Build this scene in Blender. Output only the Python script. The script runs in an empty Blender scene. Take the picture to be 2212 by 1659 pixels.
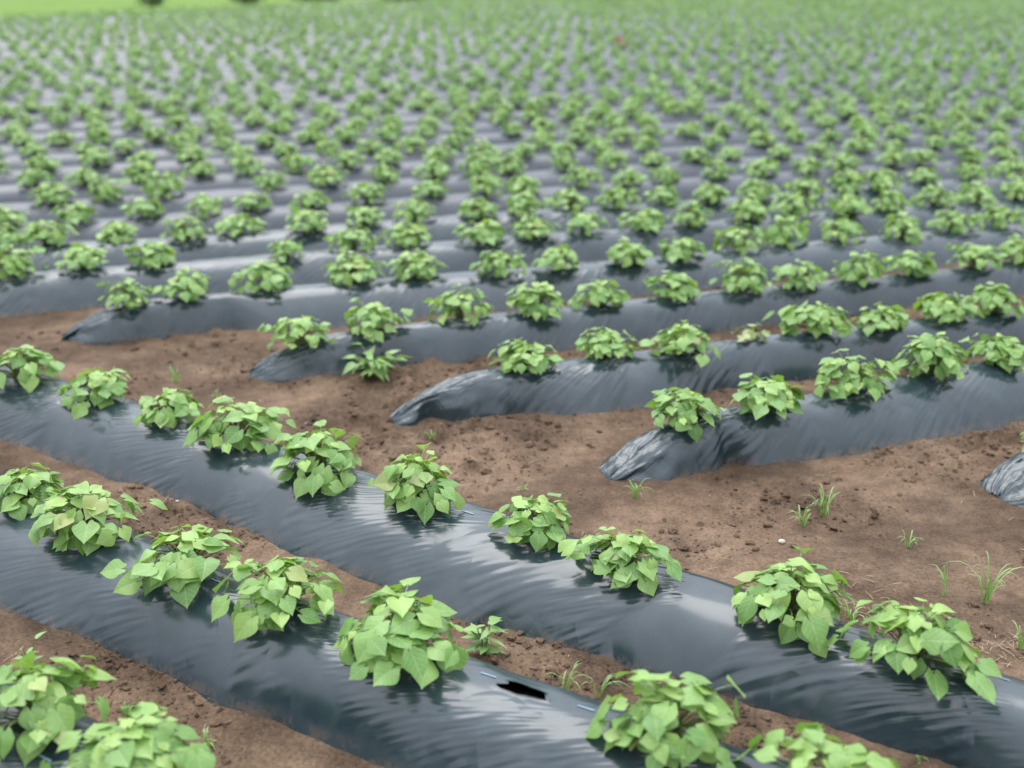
import bpy, math, random
import numpy as np
from mathutils import Vector
C = bpy.context.scene.collection
rng = np.random.default_rng(7); random.seed(7)
R = math.radians

# ------------------------------------------------------------------ camera model (survey of the site)
F = 2500.0; CX, CY = 1106.0, 829.5; CH = 2.0
PIT = math.atan((CY + 80) / F)
cp, sp = math.cos(PIT), math.sin(PIT)
def P(x, y, z=0.0):
    xr = (x - CX) / F; yr = -(y - CY) / F
    d = (xr, cp + sp * yr, -sp + cp * yr)
    t = (z - CH) / d[2]
    return d[0] * t, d[1] * t
cam_d = bpy.data.cameras.new('camera'); cam = bpy.data.objects.new('camera', cam_d); C.objects.link(cam)
cam.location = (0, 0, CH); cam.rotation_euler = (math.pi / 2 - PIT, 0, 0)
cam_d.sensor_width = 36; cam_d.lens = 36 * F / 2212.0
cam_d.clip_end = 2000; cam_d.clip_start = 0.05
cam_d.dof.use_dof = True; cam_d.dof.focus_distance = 3.85; cam_d.dof.aperture_fstop = 1.4
bpy.context.scene.camera = cam

# ------------------------------------------------------------------ noise
def vnoise(x, y, seed=0):
    x = np.asarray(x, float); y = np.asarray(y, float)
    xi = np.floor(x).astype(np.int64); yi = np.floor(y).astype(np.int64)
    fx = x - xi; fy = y - yi
    fx = fx * fx * (3 - 2 * fx); fy = fy * fy * (3 - 2 * fy)
    def h(a, b):
        n = (a * 374761393 + b * 668265263 + seed * 974634777) & 0x7fffffff
        n = ((n ^ (n >> 13)) * 1274126177) & 0x7fffffff
        n = (n ^ (n >> 16)) & 0xffff
        return n / 65535.0
    return (h(xi, yi) * (1 - fx) + h(xi + 1, yi) * fx) * (1 - fy) + (h(xi, yi + 1) * (1 - fx) + h(xi + 1, yi + 1) * fx) * fy - 0.5
def fbm(x, y, seed=0, o=3):
    s = 0; a = 1.0
    for k in range(o):
        s = s + a * vnoise(x * 2 ** k, y * 2 ** k, seed + k); a *= .5
    return s

# ------------------------------------------------------------------ mesh helpers
def mesh_np(name, V, Q, uv=None, col=None, smooth=True):
    V = np.asarray(V, np.float32); Q = np.asarray(Q, np.int32)
    me = bpy.data.meshes.new(name)
    k = Q.shape[1]
    me.vertices.add(len(V)); me.vertices.foreach_set('co', V.ravel())
    me.loops.add(Q.size); me.loops.foreach_set('vertex_index', Q.ravel())
    me.polygons.add(len(Q)); me.polygons.foreach_set('loop_start', np.arange(0, Q.size, k, dtype=np.int32))
    me.polygons.foreach_set('use_smooth', np.full(len(Q), smooth, dtype=bool))
    if uv is not None:
        l = me.uv_layers.new(name='UVMap'); l.data.foreach_set('uv', np.asarray(uv, np.float32)[Q.ravel()].ravel())
    if col is not None:
        a = me.color_attributes.new('tint', 'FLOAT_COLOR', 'POINT')
        c4 = np.ones((len(V), 4), np.float32); c4[:, :3] = col; a.data.foreach_set('color', c4.ravel())
    me.update(calc_edges=True); me.validate()
    return me
def link(name, me, mat=None, parent=None, loc=None):
    o = bpy.data.objects.new(name, me); C.objects.link(o)
    if mat and me is not None and not me.materials: me.materials.append(mat)
    if parent: o.parent = parent
    if loc is not None: o.location = loc
    return o
def tag(o, label=None, cat=None, group=None, kind=None):
    if label: o['label'] = label
    if cat: o['category'] = cat
    if group: o['group'] = group
    if kind: o['kind'] = kind
    return o
def empty(name, loc=(0, 0, 0), rz=0):
    o = bpy.data.objects.new(name, None); C.objects.link(o); o.location = loc; o.rotation_euler = (0, 0, rz)
    o.empty_display_size = .1
    return o
ONES = ['', 'first', 'second', 'third', 'fourth', 'fifth', 'sixth', 'seventh', 'eighth', 'ninth', 'tenth', 'eleventh', 'twelfth', 'thirteenth',
        'fourteenth', 'fifteenth', 'sixteenth', 'seventeenth', 'eighteenth', 'nineteenth']
TENS = {2: ('twentieth', 'twenty'), 3: ('thirtieth', 'thirty'), 4: ('fortieth', 'forty'), 5: ('fiftieth', 'fifty'), 6: ('sixtieth', 'sixty'),
        7: ('seventieth', 'seventy'), 8: ('eightieth', 'eighty'), 9: ('ninetieth', 'ninety')}
def nth(n):
    if n < 20: return ONES[n]
    if n >= 100: return 'hundredth' if n == 100 else 'hundred and ' + nth(n - 100)
    t, u = divmod(n, 10)
    return TENS[t][0] if u == 0 else TENS[t][1] + '-' + ONES[u]

# ------------------------------------------------------------------ materials
class NT:
    def __init__(s, name):
        s.m = bpy.data.materials.new(name); s.m.use_nodes = True; s.t = s.m.node_tree; s.t.nodes.clear()
        s.out = s.t.nodes.new('ShaderNodeOutputMaterial')
    def n(s, typ, ins=None, **props):
        nd = s.t.nodes.new(typ)
        for k, v in props.items(): setattr(nd, k, v)
        for k, v in (ins or {}).items():
            if isinstance(v, bpy.types.NodeSocket): s.t.links.new(v, nd.inputs[k])
            else: nd.inputs[k].default_value = v
        return nd
    def math(s, op, a, b=0.0, clamp=False):
        nd = s.n('ShaderNodeMath', {0: a, 1: b}, operation=op); nd.use_clamp = clamp
        return nd.outputs[0]
    def ramp(s, fac, stops):
        nd = s.n('ShaderNodeValToRGB', {0: fac}); e = nd.color_ramp.elements
        while len(e) < len(stops): e.new(.5)
        for i, (p, c) in enumerate(stops):
            e[i].position = p; e[i].color = (*c, 1) if len(c) == 3 else c
        return nd.outputs[0]
    def mix(s, fac, a, b, bt='MIX'):
        nd = s.n('ShaderNodeMixRGB', {0: fac, 1: a, 2: b}, blend_type=bt)
        return nd.outputs[0]
    def noise(s, vec, scale, detail=3, rough=.5, dist=0.0):
        return s.n('ShaderNodeTexNoise', {'Vector': vec, 'Scale': scale, 'Detail': detail, 'Roughness': rough, 'Distortion': dist}).outputs[0]
    def rs(s, vec, ang, sc):
        a = s.n('ShaderNodeMapping', {'Vector': vec, 'Rotation': (0, 0, R(ang))}).outputs[0]
        return s.n('ShaderNodeMapping', {'Vector': a, 'Scale': sc}).outputs[0]
def g(v): return (v, v, v)

def soil_mat(name, dark=1.0):
    T = NT(name); pos = T.n('ShaderNodeNewGeometry').outputs['Position']
    n1 = T.noise(pos, 1.5, 5, .6); n2 = T.noise(pos, 12, 6, .68); n3 = T.noise(pos, 85, 5, .75)
    a = T.ramp(n1, [(.3, (.110 * dark, .070 * dark, .044 * dark)), (.5, (.158 * dark, .104 * dark, .066 * dark)), (.72, (.225 * dark, .155 * dark, .102 * dark))])
    b = T.mix(.6, a, T.ramp(n2, [(.25, g(.4)), (.6, g(1.2))]), 'MULTIPLY')
    c = T.mix(.75, b, T.ramp(n3, [(.3, g(.35)), (.65, g(1.4))]), 'MULTIPLY')
    sp_ = T.n('ShaderNodeTexVoronoi', {'Vector': pos, 'Scale': 38.0}).outputs[0]
    c = T.mix(T.ramp(sp_, [(.04, g(.5)), (.09, g(0))]), c, (.36, .29, .22, 1))
    trod = T.ramp(T.noise(pos, 1.9, 3, .5), [(.42, g(.45)), (.58, g(1))])
    h = T.math('ADD', T.math('MULTIPLY', n2, 1.4), T.math('MULTIPLY', n3, .8))
    bp = T.n('ShaderNodeBump', {'Strength': T.math('MULTIPLY', trod, 1.0), 'Distance': .03, 'Height': h}).outputs[0]
    pr = T.n('ShaderNodeBsdfPrincipled', {'Base Color': c, 'Roughness': .9, 'Normal': bp, 'Specular IOR Level': .2})
    T.t.links.new(pr.outputs[0], T.out.inputs[0]); return T.m
M_soil = soil_mat('soil'); M_soil_dark = soil_mat('dark_soil', .35); M_clod = soil_mat('clod_soil', .9)

def film_mat(name, far=False):
    T = NT(name)
    uv = T.n('ShaderNodeUVMap').outputs[0]; pos = T.n('ShaderNodeNewGeometry').outputs['Position']
    tn = T.n('ShaderNodeSeparateColor', {0: T.n('ShaderNodeVertexColor', layer_name='tint').outputs[0]})
    r1 = T.noise(T.rs(uv, -26, (6, 44, 1)), 1.0, 0, .4, .1)
    r1b = T.noise(T.rs(uv, -20, (7, 90, 1)), 1.0, 0, .4, .1)
    r2 = T.noise(T.rs(uv, 50, (5, 34, 1)), 1.0, 3, .6, .8)
    r4 = T.noise(T.rs(uv, 75, (4, 45, 1)), 1.0, 2, .6, .5)
    mk = T.ramp(T.noise(uv, 3.0, 2, .5), [(.53, g(0)), (.60, g(1))])
    mkb = T.ramp(T.noise(pos, 2.6, 2, .5), [(.49, g(0)), (.58, g(1))])
    mk2 = T.ramp(T.noise(pos, 2.1, 2, .5), [(.57, g(0)), (.70, g(.5))])
    mk2 = T.math('MAXIMUM', mk2, T.math('MULTIPLY', tn.outputs[1], .9))
    soft = T.noise(pos, 5, 2, .5)
    big = T.noise(pos, 2.3, 2, .5)
    h = T.math('ADD', T.math('MULTIPLY', T.math('MULTIPLY', r1, mk), 1.3), T.math('MULTIPLY', T.math('MULTIPLY', r2, mk2), .8))
    h = T.math('ADD', h, T.math('MULTIPLY', T.math('MULTIPLY', r1b, mkb), .5))
    h = T.math('ADD', h, T.math('MULTIPLY', T.math('MULTIPLY', r4, mk2), .4))
    h = T.math('ADD', h, T.math('MULTIPLY', soft, .3))
    h = T.math('ADD', h, T.math('MULTIPLY', big, .5))
    bp = T.n('ShaderNodeBump', {'Strength': .5 if not far else .18, 'Distance': .012, 'Height': h}).outputs[0]
    dust = T.noise(pos, 4.5, 5, .62)
    fine = T.noise(pos, 130, 2, .6)
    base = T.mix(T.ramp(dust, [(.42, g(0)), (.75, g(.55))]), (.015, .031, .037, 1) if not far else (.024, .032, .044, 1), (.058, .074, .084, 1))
    base = T.mix(T.ramp(fine, [(.72, g(0)), (.77, g(.2))]), base, (.2, .16, .12, 1))
    ed = T.math('MULTIPLY', tn.outputs[0], T.ramp(T.noise(pos, 16, 4, .7), [(.45, g(0)), (.6, g(.7))]), True)
    base = T.mix(ed, base, (.12, .085, .06, 1))
    ro = T.math('ADD', T.math('MULTIPLY', T.noise(pos, 4, 4, .6), .14), .13 if not far else .28)
    ro = T.math('ADD', ro, T.math('MULTIPLY', ed, .3), True)
    pr = T.n('ShaderNodeBsdfPrincipled', {'Base Color': base, 'Roughness': ro, 'Normal': bp, 'IOR': 1.62 if not far else 1.55})
    T.t.links.new(pr.outputs[0], T.out.inputs[0]); return T.m
M_film = film_mat('black_mulch_film'); M_film_far = film_mat('black_mulch_film_far', True)

def leaf_mat(name, ca, cb, young, veins=True, trans=.25):
    T = NT(name)
    tint = T.n('ShaderNodeSeparateColor', {0: T.n('ShaderNodeVertexColor', layer_name='tint').outputs[0]})
    c = T.mix(tint.outputs[0], (*ca, 1), (*cb, 1))
    c = T.mix(T.math('MULTIPLY', tint.outputs[1], .85), c, (*young, 1))
    info = T.n('ShaderNodeObjectInfo').outputs['Random']
    c = T.mix(T.math('MULTIPLY', info, .3), c, T.mix(1.0, c, (.78, .88, .66, 1), 'MULTIPLY'))
    args = {}
    if veins:
        uv = T.n('ShaderNodeSeparateXYZ', {0: T.n('ShaderNodeUVMap').outputs[0]})
        x = T.math('ABSOLUTE', T.math('SUBTRACT', uv.outputs[0], .5)); y = uv.outputs[1]
        mid = T.ramp(x, [(.008, g(1)), (.03, g(0))])
        q = T.math('MULTIPLY', T.math('SUBTRACT', y, T.math('MULTIPLY', x, .9)), 4.5)
        fr = T.math('ABSOLUTE', T.math('SUBTRACT', T.math('FRACT', q), .5))
        sv = T.ramp(fr, [(.025, g(.7)), (.10, g(0))])
        v = T.math('MAXIMUM', mid, sv)
        c = T.mix(T.math('MULTIPLY', v, .36), c, (.48, .62, .30, 1))
        nz = T.noise(T.n('ShaderNodeNewGeometry').outputs['Position'], 40, 3, .6)
        c = T.mix(.3, c, T.ramp(nz, [(.3, g(.65)), (.7, g(1.25))]), 'MULTIPLY')
        edge = T.ramp(tint.outputs[2], [(.96, g(0)), (1.0, g(.5))])
        c = T.mix(edge, c, (.36, .30, .12, 1))
        h = T.math('ADD', T.math('MULTIPLY', v, -.5), T.math('MULTIPLY', nz, .5))
        args['Normal'] = T.n('ShaderNodeBump', {'Strength': .4, 'Distance': .003, 'Height': h}).outputs[0]
    pr = T.n('ShaderNodeBsdfPrincipled', {'Base Color': c, 'Roughness': .38, 'Specular IOR Level': .5, **args})
    tr = T.n('ShaderNodeBsdfTranslucent', {'Color': T.mix(1, c, (1.35, 1.35, .6, 1), 'MULTIPLY')})
    mx = T.n('ShaderNodeMixShader', {0: trans, 1: pr.outputs[0], 2: tr.outputs[0]})
    T.t.links.new(mx.outputs[0], T.out.inputs[0]); return T.m
M_leaf = leaf_mat('sweet_potato_leaf', (.125, .265, .06), (.235, .41, .115), (.38, .54, .15), trans=.3)
M_stem = leaf_mat('stem', (.15, .24, .08), (.22, .30, .11), (.18, .14, .08), False, .05)
M_dry = leaf_mat('dry_leaf', (.24, .28, .11), (.30, .34, .14), (.3, .42, .14), False, .15)
M_rust = leaf_mat('rust_leaf', (.34, .10, .05), (.42, .16, .08), (.3, .15, .1), False, .1)
M_weed = leaf_mat('weed_leaf', (.16, .29, .09), (.25, .40, .14), (.3, .46, .16), False, .25)
M_bush = leaf_mat('bush_leaf', (.035, .085, .02), (.08, .15, .04), (.1, .18, .05), False, .1)
def flat(name, c, rough=.6):
    T = NT(name); nz = T.noise(T.n('ShaderNodeNewGeometry').outputs['Position'], 60, 3)
    b = T.mix(.5, (*c, 1), T.ramp(nz, [(.3, g(.6)), (.7, g(1.15))]), 'MULTIPLY')
    pr = T.n('ShaderNodeBsdfPrincipled', {'Base Color': b, 'Roughness': rough}); T.t.links.new(pr.outputs[0], T.out.inputs[0]); return T.m
M_mark = flat('pale_blue_print', (.19, .31, .38), .35); M_peb = flat('pale_pebble', (.55, .52, .47)); M_straw = flat('straw', (.38, .30, .20))
M_wood = flat('woody_stem', (.1, .07, .05))

# ------------------------------------------------------------------ rows
BH = .17; ZP = .225
class Row:
    def __init__(s, pts, deg, x0, x1, w, end0=False, h=BH, seed=0, notch=(), front=None):
        xs = np.array([p[0] for p in pts]); ys = np.array([p[1] for p in pts])
        s.c = np.polyfit(xs, ys, deg); s.lo, s.hi = xs.min(), xs.max()
        s.x0, s.x1, s.w, s.end0, s.h, s.seed, s.notch = x0, x1, w, end0, h, seed, notch
        s.dc = np.polyder(s.c)
        s.fx = s.fw = None
        if front:
            E = np.array([P(*e) for e in front])
            X = E[:, 0].copy()
            for _ in range(12):                      # foot of the perpendicular on the crest line
                d = s.dy(X); ln2 = 1 + d * d
                t = ((E[:, 0] - X) + d * (E[:, 1] - s.y(X))) / ln2
                X = X + t
            dd = np.hypot(E[:, 0] - X, E[:, 1] - s.y(X))
            o = np.argsort(X); s.fx = X[o]; s.fw = np.clip(dd[o], .13, .38)
            print('front', np.round(s.fx, 2), np.round(dd[o], 3), 'x0', round(x0, 2))
            s.w = float(s.fw.mean())
    def y(s, X):
        X = np.asarray(X, float); Xc = np.clip(X, s.lo, s.hi)
        return np.polyval(s.c, Xc) + np.polyval(s.dc, Xc) * (X - Xc)
    def dy(s, X):
        return np.polyval(s.dc, np.clip(np.asarray(X, float), s.lo, s.hi))
px = {
 'Z': [(70, 1530), (285, 1625)],
 'A': [(50, 1050), (187, 1125), (400, 1210), (608, 1290), (858, 1370), (1435, 1560), (1805, 1695)],
 'B': [(45, 795), (205, 830), (362, 875), (508, 920), (700, 995), (905, 1050), (1155, 1120), (1355, 1195), (1695, 1290), (1980, 1395)],
 'R0': [(2290, 935)],
 'R1': [(1480, 880), (1650, 860), (1838, 820), (2012, 785), (2160, 760)],
 'R2': [(1140, 770), (1315, 745), (1468, 742), (1765, 695), (1905, 685), (2042, 660), (2150, 648)],
 'R3': [(640, 705), (808, 687), (998, 665), (1157, 652), (1300, 637), (1458, 618), (1605, 607), (1722, 597), (1855, 583), (1970, 570), (2107, 555), (2200, 540)],
 'R4': [(270, 635), (405, 618), (580, 602), (765, 585), (900, 578), (1068, 570), (1200, 557), (1348, 547), (1465, 535), (1600, 518), (1700, 508), (1820, 500), (1945, 492), (2060, 480), (2160, 470)],
 'R5': [(28, 575), (185, 562), (330, 553), (610, 538), (765, 520), (880, 510), (1040, 503), (1145, 495), (1265, 483), (1390, 475), (1490, 468), (1615, 458), (1712, 448), (1830, 443), (1920, 435), (2020, 425), (2110, 418), (2200, 410)],
 'R6': [(0, 522), (105, 513), (265, 497), (397, 497), (520, 482), (658, 480), (787, 467), (893, 460), (1030, 452), (1130, 445), (1235, 433), (1330, 430), (1435, 420), (1530, 417), (1632, 410), (1738, 405), (1830, 395), (1900, 392), (1995, 383), (2095, 373), (2180, 362)],
}
fe = {'B': [(0, 935), (160, 990), (430, 1085), (640, 1190), (870, 1270), (960, 1318), (1290, 1405), (1500, 1480), (1800, 1575), (2080, 1659)],
      'A': [(0, 1300), (160, 1355), (330, 1430), (460, 1500), (640, 1560), (870, 1659)],
      'R1': [(1420, 1000), (1500, 1012), (1620, 1002), (1760, 985), (1900, 960), (2212, 905)], 'R2': [(985, 878), (1110, 872), (1250, 893), (1400, 877), (1550, 840)],
      'R3': [(640, 778), (760, 776), (880, 782), (1000, 776)], 'R4': [(240, 705), (330, 714), (500, 705), (600, 712)]}
W = {k: [P(x, y, ZP) for x, y in v] for k, v in px.items()}
rows = {}
rows['A'] = Row(W['A'], 2, -2.6, 2.6, .245, seed=1, front=fe['A'])
rows['B'] = Row(W['B'], 2, -4.0, 3.2, .268, seed=2, front=fe['B'])
zc = [W['Z'][0], W['Z'][1], (W['Z'][1][0] + .8, W['Z'][1][1] - .52), (W['Z'][0][0] - .8, W['Z'][0][1] + .5)]
rows['Z'] = Row(zc, 1, -2.4, 0.2, .24, seed=3)
SL = .372
r0 = W['R0'][0]
rows['R0'] = Row([r0, (r0[0] + 1, r0[1] + SL)], 1, r0[0] - .27, 6, .24, True, seed=4)
ends = {'R1': (1295, 972), 'R2': (862, 835), 'R3': (568, 760), 'R4': (188, 682), 'R5': (-60, 640)}
wid = {'R1': .24, 'R2': .24, 'R3': .23, 'R4': .23, 'R5': .24}
nots = {'R1': ((P(1545, 985)[0], .05, .38),), 'R2': ((P(925, 860)[0], .06, .7),)}
for i, k in enumerate(['R1', 'R2', 'R3', 'R4', 'R5']):
    d = W[k][-1][1]
    rows[k] = Row(W[k], 1, P(*ends[k])[0], .5 * d + 1.5, wid[k], True, seed=5 + i, notch=nots.get(k, ()), front=fe.get(k))
rows['R6'] = Row(W['R6'], 1, -5.6, 7, .26, seed=11)
c = [np.polyval(rows[k].c, 0) for k in ('R3', 'R4', 'R5', 'R6')]
pitch = (c[3] - c[0]) / 3
slope = np.mean([rows[k].c[0] for k in ('R3', 'R4', 'R5', 'R6')])
NFAR = 100
far = []
bA = np.array(P(-60, 47)); bB = np.array(P(905, 2))
bd = (bB - bA) / np.linalg.norm(bB - bA)
for k in range(1, NFAR + 1):
    Y0 = c[3] + k * pitch
    a0 = -(.47 * Y0 + 2) / (1 + .47 * slope); a1 = (.47 * Y0 + 3) / (1 - .47 * slope)
    full = a0
    den = bd[1] - slope * bd[0]
    s_ = (Y0 + slope * bA[0] - bA[1]) / den
    xi = bA[0] + s_ * bd[0]
    if Y0 + slope * a0 > bA[1] + (a0 - bA[0]) * bd[1] / bd[0]: a0 = xi + .6
    if a1 - a0 < 2: continue
    a1 = min(a1, (92 - Y0) / slope)
    if a1 - a0 < 2: continue
    far.append((k, Row([(a0, Y0 + slope * a0), (a1, Y0 + slope * a1)], 1, a0, a1, .27, a0 > full + .01, seed=20 + k)))

def film_shape(row, X, cc, detail=True):
    yy = row.y(X); d = row.dy(X); ln = np.sqrt(1 + d * d)
    nx, ny = -d / ln, 1 / ln
    s = X * math.sqrt(1 + float(row.dc[-1]) ** 2)
    if row.fx is not None:
        w0 = np.where(cc < 0, np.interp(X, row.fx, row.fw), row.w)
        wv = w0 * (1 + .04 * vnoise(s * 4, np.sign(cc) * 5 + 0 * cc, row.seed + 50) + .05 * vnoise(s * 11, np.sign(cc) * 7 + 0 * cc, row.seed + 51))
    else:
        wv = row.w * (1 + .14 * vnoise(s * 1.3, cc * 0 + np.sign(cc) * 3, row.seed) + .10 * vnoise(s * 4, np.sign(cc) * 5 + 0 * cc, row.seed + 50))
    hv = row.h * (1 + .12 * vnoise(s * .9, 0 * cc, row.seed + 9))
    z0 = 0
    for (xn, sg, am) in row.notch:
        wv = wv * (1 - am * np.exp(-((X - xn) / sg) ** 2) * (cc < 0) * np.clip(np.abs(cc) * 2, 0, 1))
    if row.end0:
        dd = np.clip((X - row.x0) / .46, 0, 1)
        rag = 1 + .35 * vnoise(cc * 3.2, s * 0, row.seed + 77)
        Tt = np.sin(np.clip(dd * (1 + (rag - 1) * (1 - dd)), 0, 1) * math.pi / 2) ** .85
        Tw = np.sqrt(np.clip(1 - (1 - np.clip(dd * 1.35, 0, 1)) ** 2, 0, 1))
        hv = hv * (.12 + .88 * Tt); wv = wv * (.3 + .7 * Tw)
        z0 = -.03 * (1 - Tt)
    off = cc * wv
    z = hv * (1 - np.abs(cc) ** 2.5) + z0
    if detail:
        z = z + .012 * fbm(s * 2.2, cc * 1.4, row.seed + 13, 2) * (1 - .5 * np.abs(cc))
        q = s + cc * .33
        z = z + .004 * vnoise(q * 9, cc * 1.5 - s * .5, row.seed + 21)
        if row.end0:
            e = np.exp(-np.clip(X - row.x0, 0, 9) / .33)
            e2 = np.exp(-np.clip(X - row.x0, 0, 9) / .7)
            rg = 1 - 2 * np.abs(vnoise(s * 3 + cc * 1.5, cc * 9 - s * 5, row.seed + 31))
            rg2 = 1 - 2 * np.abs(vnoise(s * 7 + cc * 3, cc * 16 - s * 9, row.seed + 36))
            rg3 = 1 - 2 * np.abs(vnoise(s * 18 + cc * 9, cc * 3 + s * 3, row.seed + 38))
            rg4 = 1 - 2 * np.abs(vnoise(s * 26 - cc * 8, cc * 14 + s * 8, row.seed + 39))
            amp = np.clip(1.2 - np.abs(cc), 0.1, 1)
            z = z + amp * (e * (.018 * (rg - .6) + .016 * (rg2 - .5) + .008 * (rg4 - .5)) + e2 * .011 * (rg3 - .5) * np.clip(np.abs(cc) * 1.6, .2, 1))
            off = off + e * (.05 * vnoise(s * 6, cc * 3, row.seed + 41) + .03 * vnoise(s * 17, cc * 5, row.seed + 43))
    return X + nx * off, yy + ny * off, z
def film_mesh(row, step, nc, detail=True, holes=(), name='plastic_film'):
    n = max(2, int((row.x1 - row.x0) / step) + 1)
    X = np.linspace(row.x0, row.x1, n)
    if row.end0 and detail:
        X = np.concatenate([np.linspace(row.x0, row.x0 + 1.3, 190), np.linspace(row.x0 + 1.3, row.x1, n)[1:]]); n = len(X)
    cc = np.linspace(-1.22, 1.22, nc)
    XX, CC = np.meshgrid(X, cc, indexing='ij')
    x, y, z = film_shape(row, XX, CC, detail)
    V = np.stack([x, y, z], -1).reshape(-1, 3)
    uv = np.stack([XX * 1.15, CC * row.w], -1).reshape(-1, 2)
    ed = np.clip((np.abs(CC) - .95) / .08, 0, 1).reshape(-1)
    en = (np.exp(-np.clip(XX - row.x0, 0, 9) / .45) if row.end0 else XX * 0).reshape(-1)
    col = np.stack([ed, en, ed * 0], -1)
    i = np.arange(n - 1)[:, None]; j = np.arange(nc - 1)[None]
    Q = np.stack([i * nc + j, (i + 1) * nc + j, (i + 1) * nc + j + 1, i * nc + j + 1], -1).reshape(-1, 4)
    for (hx, hc, ra, rc, tilt) in holes:
        Xf = XX.reshape(-1); Cf = CC.reshape(-1)
        qx = (Xf - hx) / ra; qc = (Cf - hc - tilt * (Xf - hx)) / rc
        ang = np.arctan2(qc, qx); rad = np.hypot(qx, qc)
        lim = 1 + .8 * vnoise(ang * 3 + 20, ang * 0, 5)
        inside = rad < lim
        keep = ~inside[Q].all(1)
        use = np.zeros(len(V), bool); use[Q[keep].ravel()] = True
        for k in np.where(use & inside)[0]:
            f = lim[k]
            nX = hx + math.cos(ang[k]) * ra * f; nC = hc + tilt * (nX - hx) + math.sin(ang[k]) * rc * f
            a, b, cz = film_shape(row, np.array([nX]), np.array([nC]), detail)
            V[k] = (a[0], b[0], cz[0] + .004)
        Q = Q[keep]
    return mesh_np(name, V, Q, uv, col)
def crest(row, X, cc=0.0):
    a, b, z = film_shape(row, np.array([float(X)]), np.array([float(cc)]))
    return float(a[0]), float(b[0]), float(z[0])

GR = 'black film-covered ridges of the field'
def mark(row, parent, u, v, L=.042):
    x, y = P(u, v, .165); d = float(row.dy(x)); ln = math.sqrt(1 + d * d)
    cc0 = (y - float(row.y(x))) / ln / row.w; x = x + d / ln * cc0 * row.w * 1.0
    cc0 = max(-.35, min(.2, cc0)); V = []; Q = []
    hw = .0026 / row.w
    for q in range(6):
        for s_ in (-hw, hw):
            a, b, z = film_shape(row, np.array([x + (q / 5 - .5) * L]), np.array([cc0 + s_])); V.append((a[0], b[0], z[0] + .002))
    for q in range(5): Q.append((2 * q, 2 * q + 2, 2 * q + 3, 2 * q + 1))
    link('planting_mark', mesh_np('planting_mark', V, Q), M_mark, parent)
mk_px = {'A': [(470, 1262), (985, 1447), (1055, 1467), (1265, 1540)],
         'B': [(1010, 1108), (1800, 1340), (2100, 1432), (2170, 1452)], 'Z': [(100, 1637)]}
hole_c = P(1145, 1493, .165)
near_labels = {
 'Z': 'glossy black film-covered ridge cutting across the bottom left corner',
 'A': 'long glossy black film-covered ridge with a torn hole near the front',
 'B': 'long glossy black ridge with rippled film beside the bare soil strip',
 'R0': 'crumpled black film ridge end at the right edge over bare soil',
 'R1': 'black ridge with crumpled notched end on bare soil, right of centre',
 'R2': 'black ridge whose film end lifts in a pale arch over the soil',
 'R3': 'black ridge whose end has a plant right on its tip beside a leafy weed',
 'R4': 'black ridge ending at left of the picture in a creased rounded nose',
 'R5': 'black ridge ending at the left edge just behind the creased rounded nose'}
for k in ['Z', 'A', 'B', 'R0', 'R1', 'R2', 'R3', 'R4', 'R5', 'R6']:
    row = rows[k]
    lab = near_labels.get(k, 'black film-covered ridge running behind the last ridge end at the left')
    if k in 'ZAB':
        e = empty('mulched_ridge', (0, 0, 0)); tag(e, lab, 'ridge', GR)
        holes = []
        if k == 'A':
            d = float(row.dy(hole_c[0])); hcc = (hole_c[1] - float(row.y(hole_c[0]))) / math.sqrt(1 + d * d) / row.w
            hx = hole_c[0] + d * hcc * row.w * .7; hcc = max(-.3, min(.1, hcc))
            holes = [(hx, hcc, .066, .10, .35)]
        link('plastic_film', film_mesh(row, .011, 64, True, holes), M_film, e)
        for (u, v) in mk_px[k]: mark(row, e, u, v)
        if k == 'A':
            r2 = Row(W['A'], 2, hx - .3, hx + .3, .2, h=.138, seed=99)
            link('soil_bed', film_mesh(r2, .02, 24, name='soil_bed'), M_soil_dark, e)  # bed under the torn hole: soil colours scaled darker
    else:
        me = film_mesh(row, .035, 76 if k in ('R0', 'R1', 'R2', 'R3') else 56)
        o = link('mulched_ridge', me, M_film); tag(o, lab, 'ridge', GR)
for k, row in far:
    me = film_mesh(row, .12 if k < 8 else (.35 if k < 25 else 1.2), 22 if k < 10 else (12 if k < 30 else 7), k < 6)
    o = link('mulched_ridge', me, M_film_far); tag(o, 'film-covered ridge, %s back from the front of the field' % nth(k + 10), 'ridge', GR)

# ------------------------------------------------------------------ ground
def gh(x, y):
    rough = np.clip(.6 + 2.2 * fbm(x * 1.7 + 5, y * 1.7, 91, 2), .2, 1.4)
    z = .04 * fbm(x * 1.1, y * 1.1, 3, 2) + .024 * fbm(x * 4.5, y * 4.5, 8, 2) + rough * .018 * fbm(x * 19, y * 19, 14, 2)
    lump = np.clip(fbm(x * 11, y * 11, 44, 2) - .12, 0, 1)
    near = 1
    e = 0
    for k in ['Z', 'A', 'B', 'R0', 'R1', 'R2', 'R3', 'R4', 'R5']:
        r = rows[k]; d = r.dy(x); dist = np.abs((y - r.y(x)) / np.sqrt(1 + d * d))
        on = (x > r.x0) * (x < r.x1)
        wf = r.w if r.fx is None else np.where(y < r.y(x), np.interp(x, r.fx, r.fw), r.w)
        m = np.exp(-((dist - wf * 1.02) / .05) ** 2) * on
        near = near * (1 - .9 * on * np.clip((wf * 1.25 - dist) / .05, 0, 1))
        e = e + m * (-.004 + .024 * vnoise(x * 6, y * 6, 61))
    return z * (.35 + .65 * near) + .07 * lump * rough * near + e - .008
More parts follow.
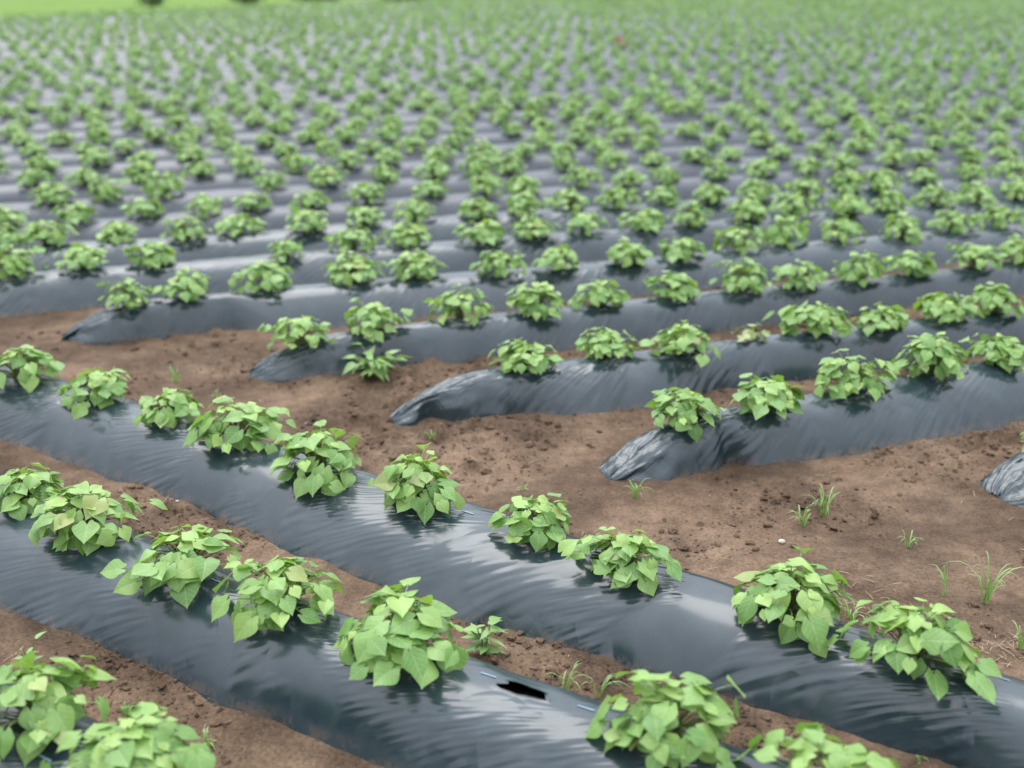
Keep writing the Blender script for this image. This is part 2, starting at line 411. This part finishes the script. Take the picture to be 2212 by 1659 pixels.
def axis(a, b, step, lo, hi, gr=1.12):
    m = list(np.arange(a, b, step)); s = step; v = b
    up = []
    while v < hi: up.append(v); s *= gr; v += s
    up.append(hi); s = step; v = a - step; dn = []
    while v > lo: dn.append(v); s *= gr; v -= s
    dn.append(lo)
    return np.array(dn[::-1] + m + up)
gx = axis(-3.4, 4.2, .014, -500, 500); gy = axis(1.9, 8.2, .014, -60, 900)
GX, GY = np.meshgrid(gx, gy, indexing='ij')
GZ = gh(GX, GY)
n, m = GX.shape
i = np.arange(n - 1)[:, None]; j = np.arange(m - 1)[None]
Q = np.stack([i * m + j, (i + 1) * m + j, (i + 1) * m + j + 1, i * m + j + 1], -1).reshape(-1, 4)
tag(link('ground', mesh_np('ground', np.stack([GX, GY, GZ], -1).reshape(-1, 3), Q), M_soil), 'bare brown crumbly soil of the field', 'ground', kind='structure')

T = NT('meadow_grass'); pos = T.n('ShaderNodeNewGeometry').outputs['Position']
cg = T.mix(T.noise(pos, .25, 5, .7), (.11, .19, .04, 1), (.19, .29, .075, 1))
cg = T.mix(.6, cg, T.ramp(T.noise(pos, 1.5, 5, .7), [(.3, g(.5)), (.7, g(1.2))]), 'MULTIPLY')
pr = T.n('ShaderNodeBsdfPrincipled', {'Base Color': cg, 'Roughness': .95, 'Specular IOR Level': .05}); T.t.links.new(pr.outputs[0], T.out.inputs[0]); M_mead = T.m
nrm = np.array([-bd[1], bd[0]])
s1 = np.linspace(-60, 400, 90); s2 = np.concatenate([np.linspace(.3, 20, 20), np.linspace(24, 500, 30)])
S1, S2 = np.meshgrid(s1, s2, indexing='ij')
MX = bA[0] + bd[0] * S1 + nrm[0] * S2; MY = bA[1] + bd[1] * S1 + nrm[1] * S2; MZ = .12 + .08 * fbm(MX * .3, MY * .3, 5) * 1.0 - .1 * (S2 < .5)
n, m = MX.shape; i = np.arange(n - 1)[:, None]; j = np.arange(m - 1)[None]
Q = np.stack([i * m + j, (i + 1) * m + j, (i + 1) * m + j + 1, i * m + j + 1], -1).reshape(-1, 4)
tag(link('meadow', mesh_np('meadow', np.stack([MX, MY, MZ], -1).reshape(-1, 3), Q), M_mead), 'light green mown meadow beyond the field', 'meadow', kind='structure')

# ------------------------------------------------------------------ leaves
def leaf_template(nu, nv, nar=1.0):
    s = np.linspace(-1, 1, nu + 1); v = np.linspace(0, 1, nv + 1) ** .9
    Sg, Vg = np.meshgrid(s, v, indexing='ij')
    Wd = np.interp(Vg, [0, .05, .12, .22, .33, .45, .58, .70, .82, .91, 1], [.32, .42, .49, .53, .52, .47, .375, .265, .14, .055, .0]) * nar
    y0 = np.interp(np.abs(Sg), [0, .15, .35, .55, .75, .9, 1], [0, -.12, -.23, -.25, -.20, -.11, -.02]) * (1 if nar > .7 else .2)
    x = Sg * Wd; y = y0 + (1 - y0) * Vg
    n, m = Sg.shape; i = np.arange(n - 1)[:, None]; j = np.arange(m - 1)[None]
    Q = np.stack([i * m + j, (i + 1) * m + j, (i + 1) * m + j + 1, i * m + j + 1], -1).reshape(-1, 4)
    return x.ravel(), y.ravel(), Q
T_HI = leaf_template(12, 11); T_MD = leaf_template(6, 6); T_LO = leaf_template(2, 3); T_NAR = leaf_template(4, 8, .36)
def norm(a): return a / np.maximum(np.linalg.norm(a, axis=-1, keepdims=True), 1e-9)
def leaves(tpl, pos, nrm_, tip, size, rg, tint):
    tx, ty, Q = tpl; nL = len(pos)
    nrm_ = norm(nrm_); tip = norm(tip - nrm_ * (tip * nrm_).sum(-1, keepdims=True)); side = np.cross(tip, nrm_)
    fold = rg.uniform(.0, .4, nL)[:, None]; droop = rg.uniform(-.05, .5, nL)[:, None]; wav = rg.uniform(.005, .03, nL)[:, None]; ph = rg.uniform(0, 6, nL)[:, None]
    asp = rg.uniform(.9, 1.08, nL)[:, None]; skew = rg.uniform(-.12, .12, nL)[:, None]; cup = rg.uniform(-.45, .12, nL)[:, None]
    X = tx[None] * asp + skew * ty[None] ** 2; Y = ty[None] + 0 * X
    Z = fold * (np.sqrt(tx[None] ** 2 + .003) - .0548) + cup * tx[None] ** 2 - droop * np.clip(Y, -.3, 1) ** 2 * .8 + wav * np.sin(ph + Y * 6 + np.sign(tx[None]) * 1.5) * np.abs(tx[None]) * 4
    V = pos[:, None] + size[:, None, None] * (X[..., None] * side[:, None] + Y[..., None] * tip[:, None] + Z[..., None] * nrm_[:, None])
    nv = len(tx)
    QQ = (Q[None] + (np.arange(nL) * nv)[:, None, None]).reshape(-1, 4)
    uv = np.tile(np.stack([tx + .5, ty], -1), (nL, 1))
    return V.reshape(-1, 3), QQ, uv, np.repeat(tint, nv, 0)
def tubes(P0, P1, P2, r, k=6, ns=4):
    n = len(P0); t = np.linspace(0, 1, k)[None, :, None]
    pts = (1 - t) ** 2 * P0[:, None] + 2 * t * (1 - t) * P1[:, None] + t * t * P2[:, None]
    d = norm(np.gradient(pts, axis=1)); up = np.array([.31, .17, .93]); a = norm(np.cross(d, up)); b = np.cross(d, a)
    an = np.arange(ns) / ns * 2 * math.pi
    rr = (np.asarray(r)[:, None] * np.linspace(1.25, .75, k)[None])[..., None, None]
    V = pts[:, :, None] + rr * (np.cos(an)[None, None, :, None] * a[:, :, None] + np.sin(an)[None, None, :, None] * b[:, :, None])
    i = np.arange(k - 1)[:, None]; j = np.arange(ns)[None]; j2 = (j + 1) % ns
    Q = np.stack([i * ns + j, i * ns + j2, (i + 1) * ns + j2, (i + 1) * ns + j], -1).reshape(-1, 4)
    Q = (Q[None] + (np.arange(n) * k * ns)[:, None, None]).reshape(-1, 4)
    return V.reshape(-1, 3), Q
def plant_arrays(seed, nL, rad, hh, tpl, lsz=(.055, .095), stems=True):
    rg = np.random.default_rng(seed)
    k = np.arange(nL)
    u = (k + .5) / nL
    th = np.arccos(1 - u * 1.03) + rg.normal(0, .08, nL); ph = k * 2.39996 + rg.normal(0, .5, nL)
    lob = 1 + .14 * np.sin(ph * 2 + seed) + .12 * np.sin(ph * 3 + seed * 2)
    rr = rg.uniform(.6, 1.08, nL) * lob
    stray = (rg.random(nL) < .07) & (th > .9); rr = np.where(stray, rr * 1.22, rr)
    d = np.stack([np.sin(th) * np.cos(ph), np.sin(th) * np.sin(ph), np.cos(th)], -1)
    pos = np.stack([rad * rr * d[:, 0], rad * rr * d[:, 1], hh * (rr * .55 + .45) * np.clip(d[:, 2], -.1, 1) + .036 + rg.uniform(-.018, .022, nL)], -1)
    out = norm(np.stack([np.cos(ph), np.sin(ph), 0 * ph], -1))
    nr = norm(d * .66 + np.array([0, 0, .68]) + rg.normal(0, .28, (nL, 3)))
    tip = out + np.array([0, 0, -.1]) + rg.normal(0, .55, (nL, 3))
    size = rg.uniform(lsz[0], lsz[1], nL) * (1 - .12 * (th < .5)); small = rg.random(nL) < .22; size = np.where(small, size * .6, size)
    young = np.clip(rg.normal(.15, .25, nL) + .4 * (th < .6) + .5 * small, 0, 1)
    tint = np.stack([rg.random(nL), young, rg.random(nL)], -1)
    V, Q, uv, col = leaves(tpl, pos - out * size[:, None] * .35, nr, tip, size, rg, tint)
    if not stems: return V, Q, uv, col
    root = np.stack([rg.normal(0, .012, nL), rg.normal(0, .012, nL), np.full(nL, -.015)], -1)
    base = pos - out * size[:, None] * .35
    mid = np.stack([base[:, 0] * .35, base[:, 1] * .35, base[:, 2] * .9 + .01], -1)
    SV, SQ = tubes(root, mid, base, np.full(nL, .0017))
    sc = np.repeat(np.stack([rg.random(nL), rg.random(nL) * .8, rg.random(nL)], -1), 24, 0)
    return V, Q, uv, col, SV, SQ, sc
def plant_meshes(seed, *a, **kw):
    V, Q, uv, col, SV, SQ, sc = plant_arrays(seed, *a, **kw)
    f = mesh_np('foliage', V, Q, uv, col); f.materials.append(M_leaf)
    s = mesh_np('stems', SV, SQ, None, sc); s.materials.append(M_stem)
    return f, s
mid_var = [plant_meshes(500 + i, 62 + 4 * (i % 4), .154 + .01 * (i % 3), .088 + .012 * (i % 3), T_MD, (.044, .074)) for i in range(9)]
GP = 'sweet potato plants growing on the ridges'
def put_plant(loc, rz, sc, meshes, label):
    e = empty('sweet_potato_plant', loc, rz); e.scale = (sc, sc, sc * random.uniform(.9, 1.1))
    tag(e, label, 'plant', GP)
    link('foliage', meshes[0], None, e); link('stems', meshes[1], None, e)
    return e
look = {('A', 0): 'cut by the left edge', ('A', 4): 'large and bushy, just left of the torn hole', ('A', 5): 'tall, just right of the torn hole', ('A', 6): 'only its top showing at the bottom edge',
        ('Z', 0): 'soft-focus, in the corner at the left edge', ('Z', 1): 'soft-focus, cut by the bottom edge'}
where = {'Z': 'on the ridge in the bottom left corner', 'A': 'on the ridge with the torn hole', 'B': 'on the long ridge bordering the bare soil',
         'R0': 'on the ridge end at the right edge', 'R1': 'on the ridge with crumpled notched end', 'R2': 'on the ridge with arched film end',
         'R3': 'on the ridge ending beside the leafy weed', 'R4': 'on the ridge with creased nose at left', 'R5': 'on the ridge just behind the creased nose', 'R6': 'on the tenth ridge from the front'}
szs = {('A', 4): 1.18, ('A', 3): 1.08, ('B', 0): 1.05, ('B', 1): .95, ('B', 3): 1.08, ('B', 4): 1.08, ('B', 6): .88, ('B', 8): 1.1, ('B', 9): 1.1, ('A', 5): 1.02, ('Z', 0): 1.1, ('R0', 0): .8,
       ('R1', 0): .92, ('R4', 0): .85, ('R5', 3): .8, ('B', 2): .86, ('A', 0): .9}
count = 0
for k in ['Z', 'A', 'B', 'R0', 'R1', 'R2', 'R3', 'R4', 'R5', 'R6']:
    row = rows[k]
    for i, (x, y) in enumerate(W[k]):
        d = float(row.dy(x)); cc = (y - float(row.y(x))) / math.sqrt(1 + d * d) / row.w
        cc = max(-.25, min(.25, cc))
        loc = crest(row, x, cc)
        hi = k in ('Z', 'A', 'B', 'R0', 'R1', 'R2')
        if hi:
            ms = plant_meshes(1000 + count * 7, 76 + (count * 5) % 18, .160 + .02 * random.random(), .092 + .03 * random.random(), T_HI, (.043, .076))
        else: ms = mid_var[random.randrange(9)]
        sc = szs.get((k, i), random.uniform(.92, 1.1))
        lab = 'sweet potato plant, %s from the left %s' % (nth(i + 1), where[k])
        if (k, i) in look: lab = 'sweet potato plant %s' % (look[(k, i)] + (', ' + where[k] if k == 'A' and i == 0 else ''))
        if k == 'R0': lab = 'sweet potato plant at the right edge on the crumpled film ridge end'
        put_plant(loc, random.uniform(0, 6.28), sc, ms, lab); count += 1
cand = []
def inview(x, y):
    Zc = y * cp + (CH - .25) * sp
    u = x / Zc * F + CX
    v = CY - F * ((-(CH - .25)) * cp + y * sp) / Zc
    return -25 < u < 2237 and v > -30
for k, row in far:
    ds = .43; ph = (k * .13 + .2 * math.sin(k * 1.7)) % 1 * ds
    X = row.x0 + .2 + ph if row.end0 else math.floor(row.x0 / ds) * ds + ph
    while X < row.x1 - .2:
        if random.random() > .03:
            x = X + random.gauss(0, .04); y = float(row.y(x)) + random.gauss(0, .02)
            cand.append((math.hypot(x, y), k, x, y, inview(x, y)))
        X += ds
cand.sort()
ind = [c_ for c_ in cand if c_[4]][:300 - count]; indset = set(id(c_) for c_ in ind)
byrow = {}
for c_ in ind: byrow.setdefault(c_[1], []).append(c_)
fr = dict(far)
for k, L in byrow.items():
    L.sort(key=lambda c_: c_[2])
    for i, (_, _, x, y, _) in enumerate(L):
        z = crest(fr[k], x)[2] if k < 6 else float(film_shape(fr[k], np.array([x]), np.array([0.]), False)[2][0])
        put_plant((x, y, z), random.uniform(0, 6.28), random.uniform(.84, 1.08), mid_var[random.randrange(9)],
                  'sweet potato plant, %s from the left on the %s ridge from the front' % (nth(i + 1), nth(k + 10)))
rest = [c_ for c_ in cand if id(c_) not in indset]
vA = [plant_arrays(800 + i, 42, .146, .09, T_LO, (.06, .086), False) for i in range(6)]
vB = [plant_arrays(900 + i, 16, .120, .085, T_LO, (.095, .12), False) for i in range(6)]
VV, QQ, UU, CCc = [], [], [], []; off = 0
for dist, k, x, y, iv in rest:
    v = (vA if dist < 24 else vB)[random.randrange(6)]
    a = random.uniform(0, 6.28); s = random.uniform(.8, 1.12); ca, sa = math.cos(a) * s, math.sin(a) * s
    V = v[0]
    VV.append(np.stack([V[:, 0] * ca - V[:, 1] * sa + x, V[:, 0] * sa + V[:, 1] * ca + y, V[:, 2] * s + BH], -1)); QQ.append(v[1] + off); UU.append(v[2]); CCc.append(v[3] * np.array([.8, .5, 1])); off += len(V)
o = link('sweet_potato_plant_rows', mesh_np('sweet_potato_plant_rows', np.concatenate(VV), np.concatenate(QQ), np.concatenate(UU), np.concatenate(CCc)), M_leaf)
tag(o, 'blurred green sweet potato plants filling the far rows of the field', 'plants', kind='stuff')

# ------------------------------------------------------------------ withered plants
def simple_plant(name, seed, nL, rad, hh, lsz, mat, loc, label, cat, smat=None):
    V, Q, uv, col, SV, SQ, sc = plant_arrays(seed, nL, rad, hh, T_HI, lsz)
    e = empty(name, loc); tag(e, label, cat)
    link('foliage', mesh_np('foliage', V, Q, uv, col), mat, e); link('stems', mesh_np('stems', SV, SQ, None, sc), smat or mat, e)
x, y = P(1625, 722, .2); z = crest(rows['R2'], x)[2]
simple_plant('withered_plant', 31, 24, .11, .03, (.03, .055), M_dry, (x, float(rows['R2'].y(x)), z - .01), 'withered pale plant lying flat on the ridge with arched film end', 'plant')
x, y = P(1337, 92, .25)
simple_plant('withered_plant', 33, 14, .12, .2, (.09, .13), M_rust, (x, y, .19), 'small rust-red dead plant among the blurred far rows', 'plant')

# ------------------------------------------------------------------ weeds
def grass_tuft(px_, py_, h, nb, spread, label, seed, w=.0026):
    x, y = P(px_, py_); rg = np.random.default_rng(seed)
    a = rg.uniform(0, 6.28, nb); L = h * rg.uniform(.6, 1.2, nb); lean = rg.uniform(.2, 1, nb) * spread
    P0 = np.stack([rg.normal(0, .006, nb), rg.normal(0, .006, nb), np.full(nb, -.01)], -1)
    o_ = np.stack([np.cos(a), np.sin(a), 0 * a], -1)
    P1 = P0 + o_ * (L * lean * .35)[:, None] + np.array([0, 0, 1]) * (L * 1.1)[:, None]
    P2 = P0 + o_ * (L * lean * 1.1)[:, None] + np.array([0, 0, 1]) * (L * (1 - .55 * lean))[:, None]
    k = 7; t = np.linspace(0, 1, k)[None, :, None]
    pts = (1 - t) ** 2 * P0[:, None] + 2 * t * (1 - t) * P1[:, None] + t * t * P2[:, None]
    sd = np.stack([-np.sin(a), np.cos(a), 0 * a], -1)[:, None]
    wd = (w * np.array([.7, 1, 1, .9, .7, .4, .05]))[None, :, None]
    V = np.stack([pts - sd * wd, pts + np.array([0, 0, -1]) * wd * .4, pts + sd * wd], 2).reshape(-1, 3)
    i = np.arange(k - 1)[:, None]; j = np.arange(2)[None]
    Q = np.stack([i * 3 + j, i * 3 + j + 1, (i + 1) * 3 + j + 1, (i + 1) * 3 + j], -1).reshape(-1, 4)
    Q = (Q[None] + (np.arange(nb) * k * 3)[:, None, None]).reshape(-1, 4)
    col = np.repeat(rg.random((nb, 3)) * [1, .8, 1], k * 3, 0)
    o = link('grass_tuft', mesh_np('grass_tuft', V, Q, None, col), M_weed, None, (x, y, float(gh(np.array(x), np.array(y)))))
    tag(o, label, 'weed', 'grass weeds sprouting on the bare soil')
grass_tuft(1372, 1070, .095, 14, .9, 'small grass tuft on bare soil below the crumpled notched ridge end', 1)
grass_tuft(1778, 1106, .12, 14, 1.0, 'upper right of two neighbouring grass tufts on the bare soil at right', 2)
grass_tuft(1733, 1137, .09, 13, 1.0, 'lower left of two neighbouring grass tufts on the bare soil at right', 3)
grass_tuft(1962, 1184, .07, 9, 1.0, 'tiny grass sprout alone on bare soil, right of the pale pebble', 4)
grass_tuft(2125, 1303, .18, 16, .9, 'largest wiry grass tuft on bare soil near the right edge', 5)
grass_tuft(2038, 1287, .13, 6, .6, 'sparse upright grass sprout just left of the largest tuft', 6)
grass_tuft(2205, 1400, .12, 9, .8, 'grass tuft cut by the right edge beside scattered straw', 7)
grass_tuft(380, 815, .11, 12, .8, 'blurred grass tuft on bare soil at left behind the long ridge', 8)
grass_tuft(932, 952, .06, 12, .8, 'small yellowish sprout in the middle of the bare soil', 9)
grass_tuft(1222, 1487, .09, 10, 1.1, 'thin grass sprout in the furrow right above the torn hole', 10, .0022)
grass_tuft(1292, 1507, .10, 10, 1.0, 'thin grass sprout in the furrow, left of the tall front plant', 11, .0022)
grass_tuft(270, 1530, .05, 9, .9, 'tiny green sprout in the front furrow at left', 12)
grass_tuft(445, 1600, .055, 11, .9, 'tiny green sprout in the front furrow near the bottom edge', 13)
grass_tuft(1985, 1655, .03, 7, .9, 'tiny sprout at the bottom right in the furrow', 14)
grass_tuft(1840, 1330, .07, 9, 1, 'small sprout beside straw behind the long ridge', 15)
grass_tuft(1130, 1062, .035, 7, .9, 'tiny sprout on soil just behind the long ridge', 16)
grass_tuft(470, 858, .055, 9, .9, 'low blurred sprout behind the fourth plant of the long ridge', 17)
def leafy_weed(px_, py_, nst, per, hgt, spread, lsz, label, seed):
    x, y = P(px_, py_); e = empty('leafy_weed', (x, y, float(gh(np.array(x), np.array(y))))); tag(e, label, 'weed')
    rg = np.random.default_rng(seed); a = rg.uniform(0, .7, nst) + np.arange(nst) * 6.28 / nst
    P0 = np.stack([0 * a, 0 * a, 0 * a - .01], -1)
    rr = spread * rg.uniform(.4, 1, nst); hz = hgt * rg.uniform(.5, 1.1, nst)
    P2 = np.stack([np.cos(a) * rr, np.sin(a) * rr, hz], -1); P1 = np.stack([np.cos(a) * rr * .4, np.sin(a) * rr * .4, hz * .7], -1)
    SV, SQ = tubes(P0, P1, P2, np.full(nst, .0022)); link('stems', mesh_np('stems', SV, SQ, None, np.full((len(SV), 3), .4)), M_stem, e)
    t = np.tile(np.linspace(.25, 1, per), nst)[:, None]; I = np.repeat(np.arange(nst), per)
    pos_ = (1 - t) ** 2 * P0[I] + 2 * t * (1 - t) * P1[I] + t * t * P2[I]
    nL = len(pos_); b = rg.uniform(0, 6.28, nL); tip = np.stack([np.cos(b) + np.cos(a[I]) * .6, np.sin(b) + np.sin(a[I]) * .6, rg.uniform(-.1, .6, nL)], -1)
    V, Q, uv, col = leaves(T_NAR, pos_, np.array([[0, 0, 1.]]) + rg.normal(0, .3, (nL, 3)), tip, rg.uniform(lsz * .7, lsz * 1.15, nL), rg, rg.random((nL, 3)) * [1, .9, 1])
    link('leaves', mesh_np('leaves', V, Q, uv, col), M_weed, e)
leafy_weed(812, 806, 9, 6, .14, .15, .10, 'pale green lance-leaved weed on soil in front of the third ridge end', 3)
leafy_weed(1048, 1415, 5, 4, .11, .035, .07, 'upright pale wavy-leaved weed in the furrow above the torn hole', 4)
leafy_weed(65, 1440, 3, 3, .12, .05, .045, 'curled thin yellow-green seedling behind the bottom left plant', 5)

# ------------------------------------------------------------------ clods, straw, pebbles
import bmesh
bm = bmesh.new(); bmesh.ops.create_icosphere(bm, subdivisions=1, radius=1); IV = np.array([v.co[:] for v in bm.verts]); IF = np.array([[v.index for v in f.verts] for f in bm.faces]); bm.free()
def on_ridge(x, y):
    m = np.zeros(len(x), bool)
    for k in rows:
        r = rows[k]; d = r.dy(x); dist = np.abs((y - r.y(x)) / np.sqrt(1 + d * d)); m |= (dist < r.w * .97) & (x > r.x0 + .05) & (x < r.x1)
    return m
N = 40000
yc = 2.1 + 6.5 * rng.random(N) ** 1.3; xc_ = (rng.random(N) - .5) * 2 * (.5 * yc + .4)
dens = fbm(xc_ * 1.7 + 5, yc * 1.7, 91, 2)
ok = ~on_ridge(xc_, yc) & (dens > -.08 + .35 * (rng.random(N) - .5)); xc_, yc = xc_[ok], yc[ok]; N = len(xc_)
sz = .002 + .003 * rng.random(N) + .014 * rng.random(N) ** 10
V = IV[None] * (1 + .38 * rng.normal(0, 1, (N, len(IV), 1)).clip(-1.4, 1.4)) * sz[:, None, None] * np.stack([rng.uniform(.8, 1.4, N), rng.uniform(.8, 1.4, N), rng.uniform(.6, .9, N)], -1)[:, None]
V += np.stack([xc_, yc, gh(xc_, yc) + sz * .35], -1)[:, None]
Q = (IF[None] + (np.arange(N) * len(IV))[:, None, None]).reshape(-1, 3)
tag(link('soil_clods', mesh_np('soil_clods', V.reshape(-1, 3), Q, smooth=False), M_clod), 'loose brown soil crumbs and clods scattered on the ground', 'soil', kind='stuff')
def straw_mesh(name, xs, ys, L, w=.0014):
    n = len(xs); a = rng.uniform(0, math.pi, n); z = gh(xs, ys) + .005
    c_ = np.stack([xs, ys, z], -1); dv = np.stack([np.cos(a), np.sin(a), rng.normal(0, .12, n)], -1) * (L / 2)[:, None]
    V, Q = tubes(c_ - dv, c_ + np.stack([0 * a, 0 * a, rng.uniform(0, .006, n)], -1), c_ + dv, np.full(n, w), 4, 4)
    return mesh_np(name, V, Q)
for (u, v, nn, sx, sy, lab) in [(1855, 1305, 65, .08, .06, 'patch of dry straw on the soil behind the second last long-ridge plant'), (2150, 1398, 60, .10, .04, 'patch of dry straw near the right edge behind the long ridge')]:
    x, y = P(u, v); o = link('straw_patch', straw_mesh('straw_patch', x + rng.normal(0, sx, nn), y + rng.normal(0, sy, nn), rng.uniform(.015, .05, nn), .001), M_straw); tag(o, lab, 'straw', kind='stuff')
n = 230; ys = 2.3 + 5.5 * rng.random(n) ** 1.2; xs = (rng.random(n) - .5) * (ys + .5); ok = ~on_ridge(xs, ys)
tag(link('straw_bits', straw_mesh('straw_bits', xs[ok], ys[ok], rng.uniform(.012, .05, ok.sum()), .0013), M_straw), 'scattered bits of dry straw on the soil', 'straw', kind='stuff')
for (u, v, s, lab) in [(1687, 1180, .014, 'pale rounded pebble on the bare soil at right of centre'), (660, 905, .007, 'tiny white pebble behind the long ridge left of centre'),
                       (868, 1258, .008, 'tiny pale pebble in the furrow at the edge of the long ridge'), (383, 1082, .009, 'tiny white pebble in the furrow near the left')]:
    x, y = P(u, v); V = IV * (1 + .15 * rng.normal(0, 1, (len(IV), 1))) * s * np.array([1.2, .9, .8])
    o = link('pebble', mesh_np('pebble', V, IF), M_peb, None, (x, y, float(gh(np.array(x), np.array(y))) + s * .5)); tag(o, lab, 'pebble', 'pale pebbles on the soil')
    md = o.modifiers.new('s', 'SUBSURF'); md.levels = 1; md.render_levels = 2

# ------------------------------------------------------------------ far shrubs
for i, (u, v, w_, h_, lab) in enumerate([(330, 14, .7, .6, 'dark green shrub at the far meadow edge, leftmost of the four'), (535, 10, .9, .55, 'dark green shrub at the far meadow edge, second from the left'),
                                       (685, 8, 1.3, .5, 'low dark green shrub at the far meadow edge, third from the left'), (865, 6, 1.3, .6, 'broad dark green shrub where meadow meets the far rows')]):
    x, y = P(u, v, .1); e = empty('shrub', (x, y, .08)); tag(e, lab, 'shrub', 'shrubs along the far meadow')
    nl = 420; d = norm(rng.normal(0, 1, (nl, 3))); rr = rng.random(nl) ** .4 * (1 + .3 * np.sin(d[:, 0] * 5 + i) * np.cos(d[:, 1] * 4))
    pos_ = d * rr[:, None] * np.array([w_, w_ * .7, h_ * .55]) + np.array([0, 0, h_ * .6])
    V, Q, uv, col = leaves(T_LO, pos_, d + rng.normal(0, .5, (nl, 3)), rng.normal(0, 1, (nl, 3)), rng.uniform(.08, .16, nl), rng, rng.random((nl, 3)) * [1, .6, 1])
    link('foliage', mesh_np('foliage', V, Q, uv, col), M_bush, e)
    nt = 7; aa = rng.uniform(0, 6.28, nt); P2 = np.stack([np.cos(aa) * w_ * .5, np.sin(aa) * w_ * .5, np.full(nt, h_ * .8)], -1)
    SV, SQ = tubes(np.zeros((nt, 3)) - [0, 0, .1], P2 * [.3, .3, .6], P2, np.full(nt, .02)); link('stems', mesh_np('stems', SV, SQ), M_wood, e)

# ------------------------------------------------------------------ light: bright cloud layer (brighter overhead and toward the sun) over a hazy sky, very soft sun
EL, AZ = 60, -22
dirv = Vector((math.sin(R(AZ)) * math.cos(R(EL)), math.cos(R(AZ)) * math.cos(R(EL)), math.sin(R(EL))))
w = bpy.data.worlds.new('World'); bpy.context.scene.world = w; w.use_nodes = True
nt = w.node_tree; nt.nodes.clear()
def wn(t, **k):
    nd = nt.nodes.new(t)
    for a, b in k.items(): setattr(nd, a, b)
    return nd
def wm(op, a, b):
    nd = wn('ShaderNodeMath', operation=op)
    for i_, v_ in enumerate((a, b)):
        if isinstance(v_, (int, float)): nd.inputs[i_].default_value = v_
        else: nt.links.new(v_, nd.inputs[i_])
    return nd.outputs[0]
sky = wn('ShaderNodeTexSky', sky_type='NISHITA', sun_disc=False)
sky.sun_elevation = R(EL); sky.sun_rotation = R(AZ); sky.dust_density = 3; sky.air_density = 1.2; sky.ozone_density = 1.0
tc = wn('ShaderNodeTexCoord'); nz = wn('ShaderNodeTexNoise'); nz.inputs['Scale'].default_value = 2.2; nz.inputs['Detail'].default_value = 4
nt.links.new(tc.outputs['Generated'], nz.inputs['Vector'])
rp = wn('ShaderNodeValToRGB'); rp.color_ramp.elements[0].position = .3; rp.color_ramp.elements[0].color = (.78, .82, .90, 1); rp.color_ramp.elements[1].position = .7; rp.color_ramp.elements[1].color = (1, 1, 1.0, 1)
nt.links.new(nz.outputs[0], rp.inputs[0])
sx = wn('ShaderNodeSeparateXYZ'); nt.links.new(tc.outputs['Generated'], sx.inputs[0])
up_ = wm('MAXIMUM', sx.outputs[2], 0.0)
vd = wn('ShaderNodeVectorMath', operation='DOT_PRODUCT'); nt.links.new(tc.outputs['Generated'], vd.inputs[0]); vd.inputs[1].default_value = tuple(dirv)
glow = wm('POWER', wm('MAXIMUM', vd.outputs['Value'], 0.0), 2.5)
lum = wm('ADD', wm('ADD', .42, wm('MULTIPLY', up_, .95)), wm('MULTIPLY', glow, .55))
vm = wn('ShaderNodeVectorMath', operation='SCALE'); nt.links.new(rp.outputs[0], vm.inputs[0]); nt.links.new(wm('MULTIPLY', lum, 15.0), vm.inputs['Scale'])
tn_ = wn('ShaderNodeMixRGB', blend_type='MULTIPLY'); tn_.inputs[0].default_value = 1; tn_.inputs[2].default_value = (.97, .99, 1.05, 1); nt.links.new(vm.outputs[0], tn_.inputs[1])
mx = wn('ShaderNodeMixRGB'); mx.inputs[0].default_value = .85; nt.links.new(sky.outputs[0], mx.inputs[1]); nt.links.new(tn_.outputs[0], mx.inputs[2])
bg = wn('ShaderNodeBackground'); bg.inputs[1].default_value = .15
wo = wn('ShaderNodeOutputWorld')
nt.links.new(mx.outputs[0], bg.inputs[0]); nt.links.new(bg.outputs[0], wo.inputs[0])
sd = bpy.data.lights.new('sun', 'SUN'); sd.energy = 1.5; sd.angle = R(42); sd.color = (1, .98, .92)
so = bpy.data.objects.new('sun', sd); C.objects.link(so)
so.rotation_euler = dirv.to_track_quat('Z', 'Y').to_euler(); so.location = dirv * 50
sc = bpy.context.scene
sc.view_settings.view_transform = 'Standard'; sc.view_settings.look = 'None'; sc.view_settings.exposure = 0
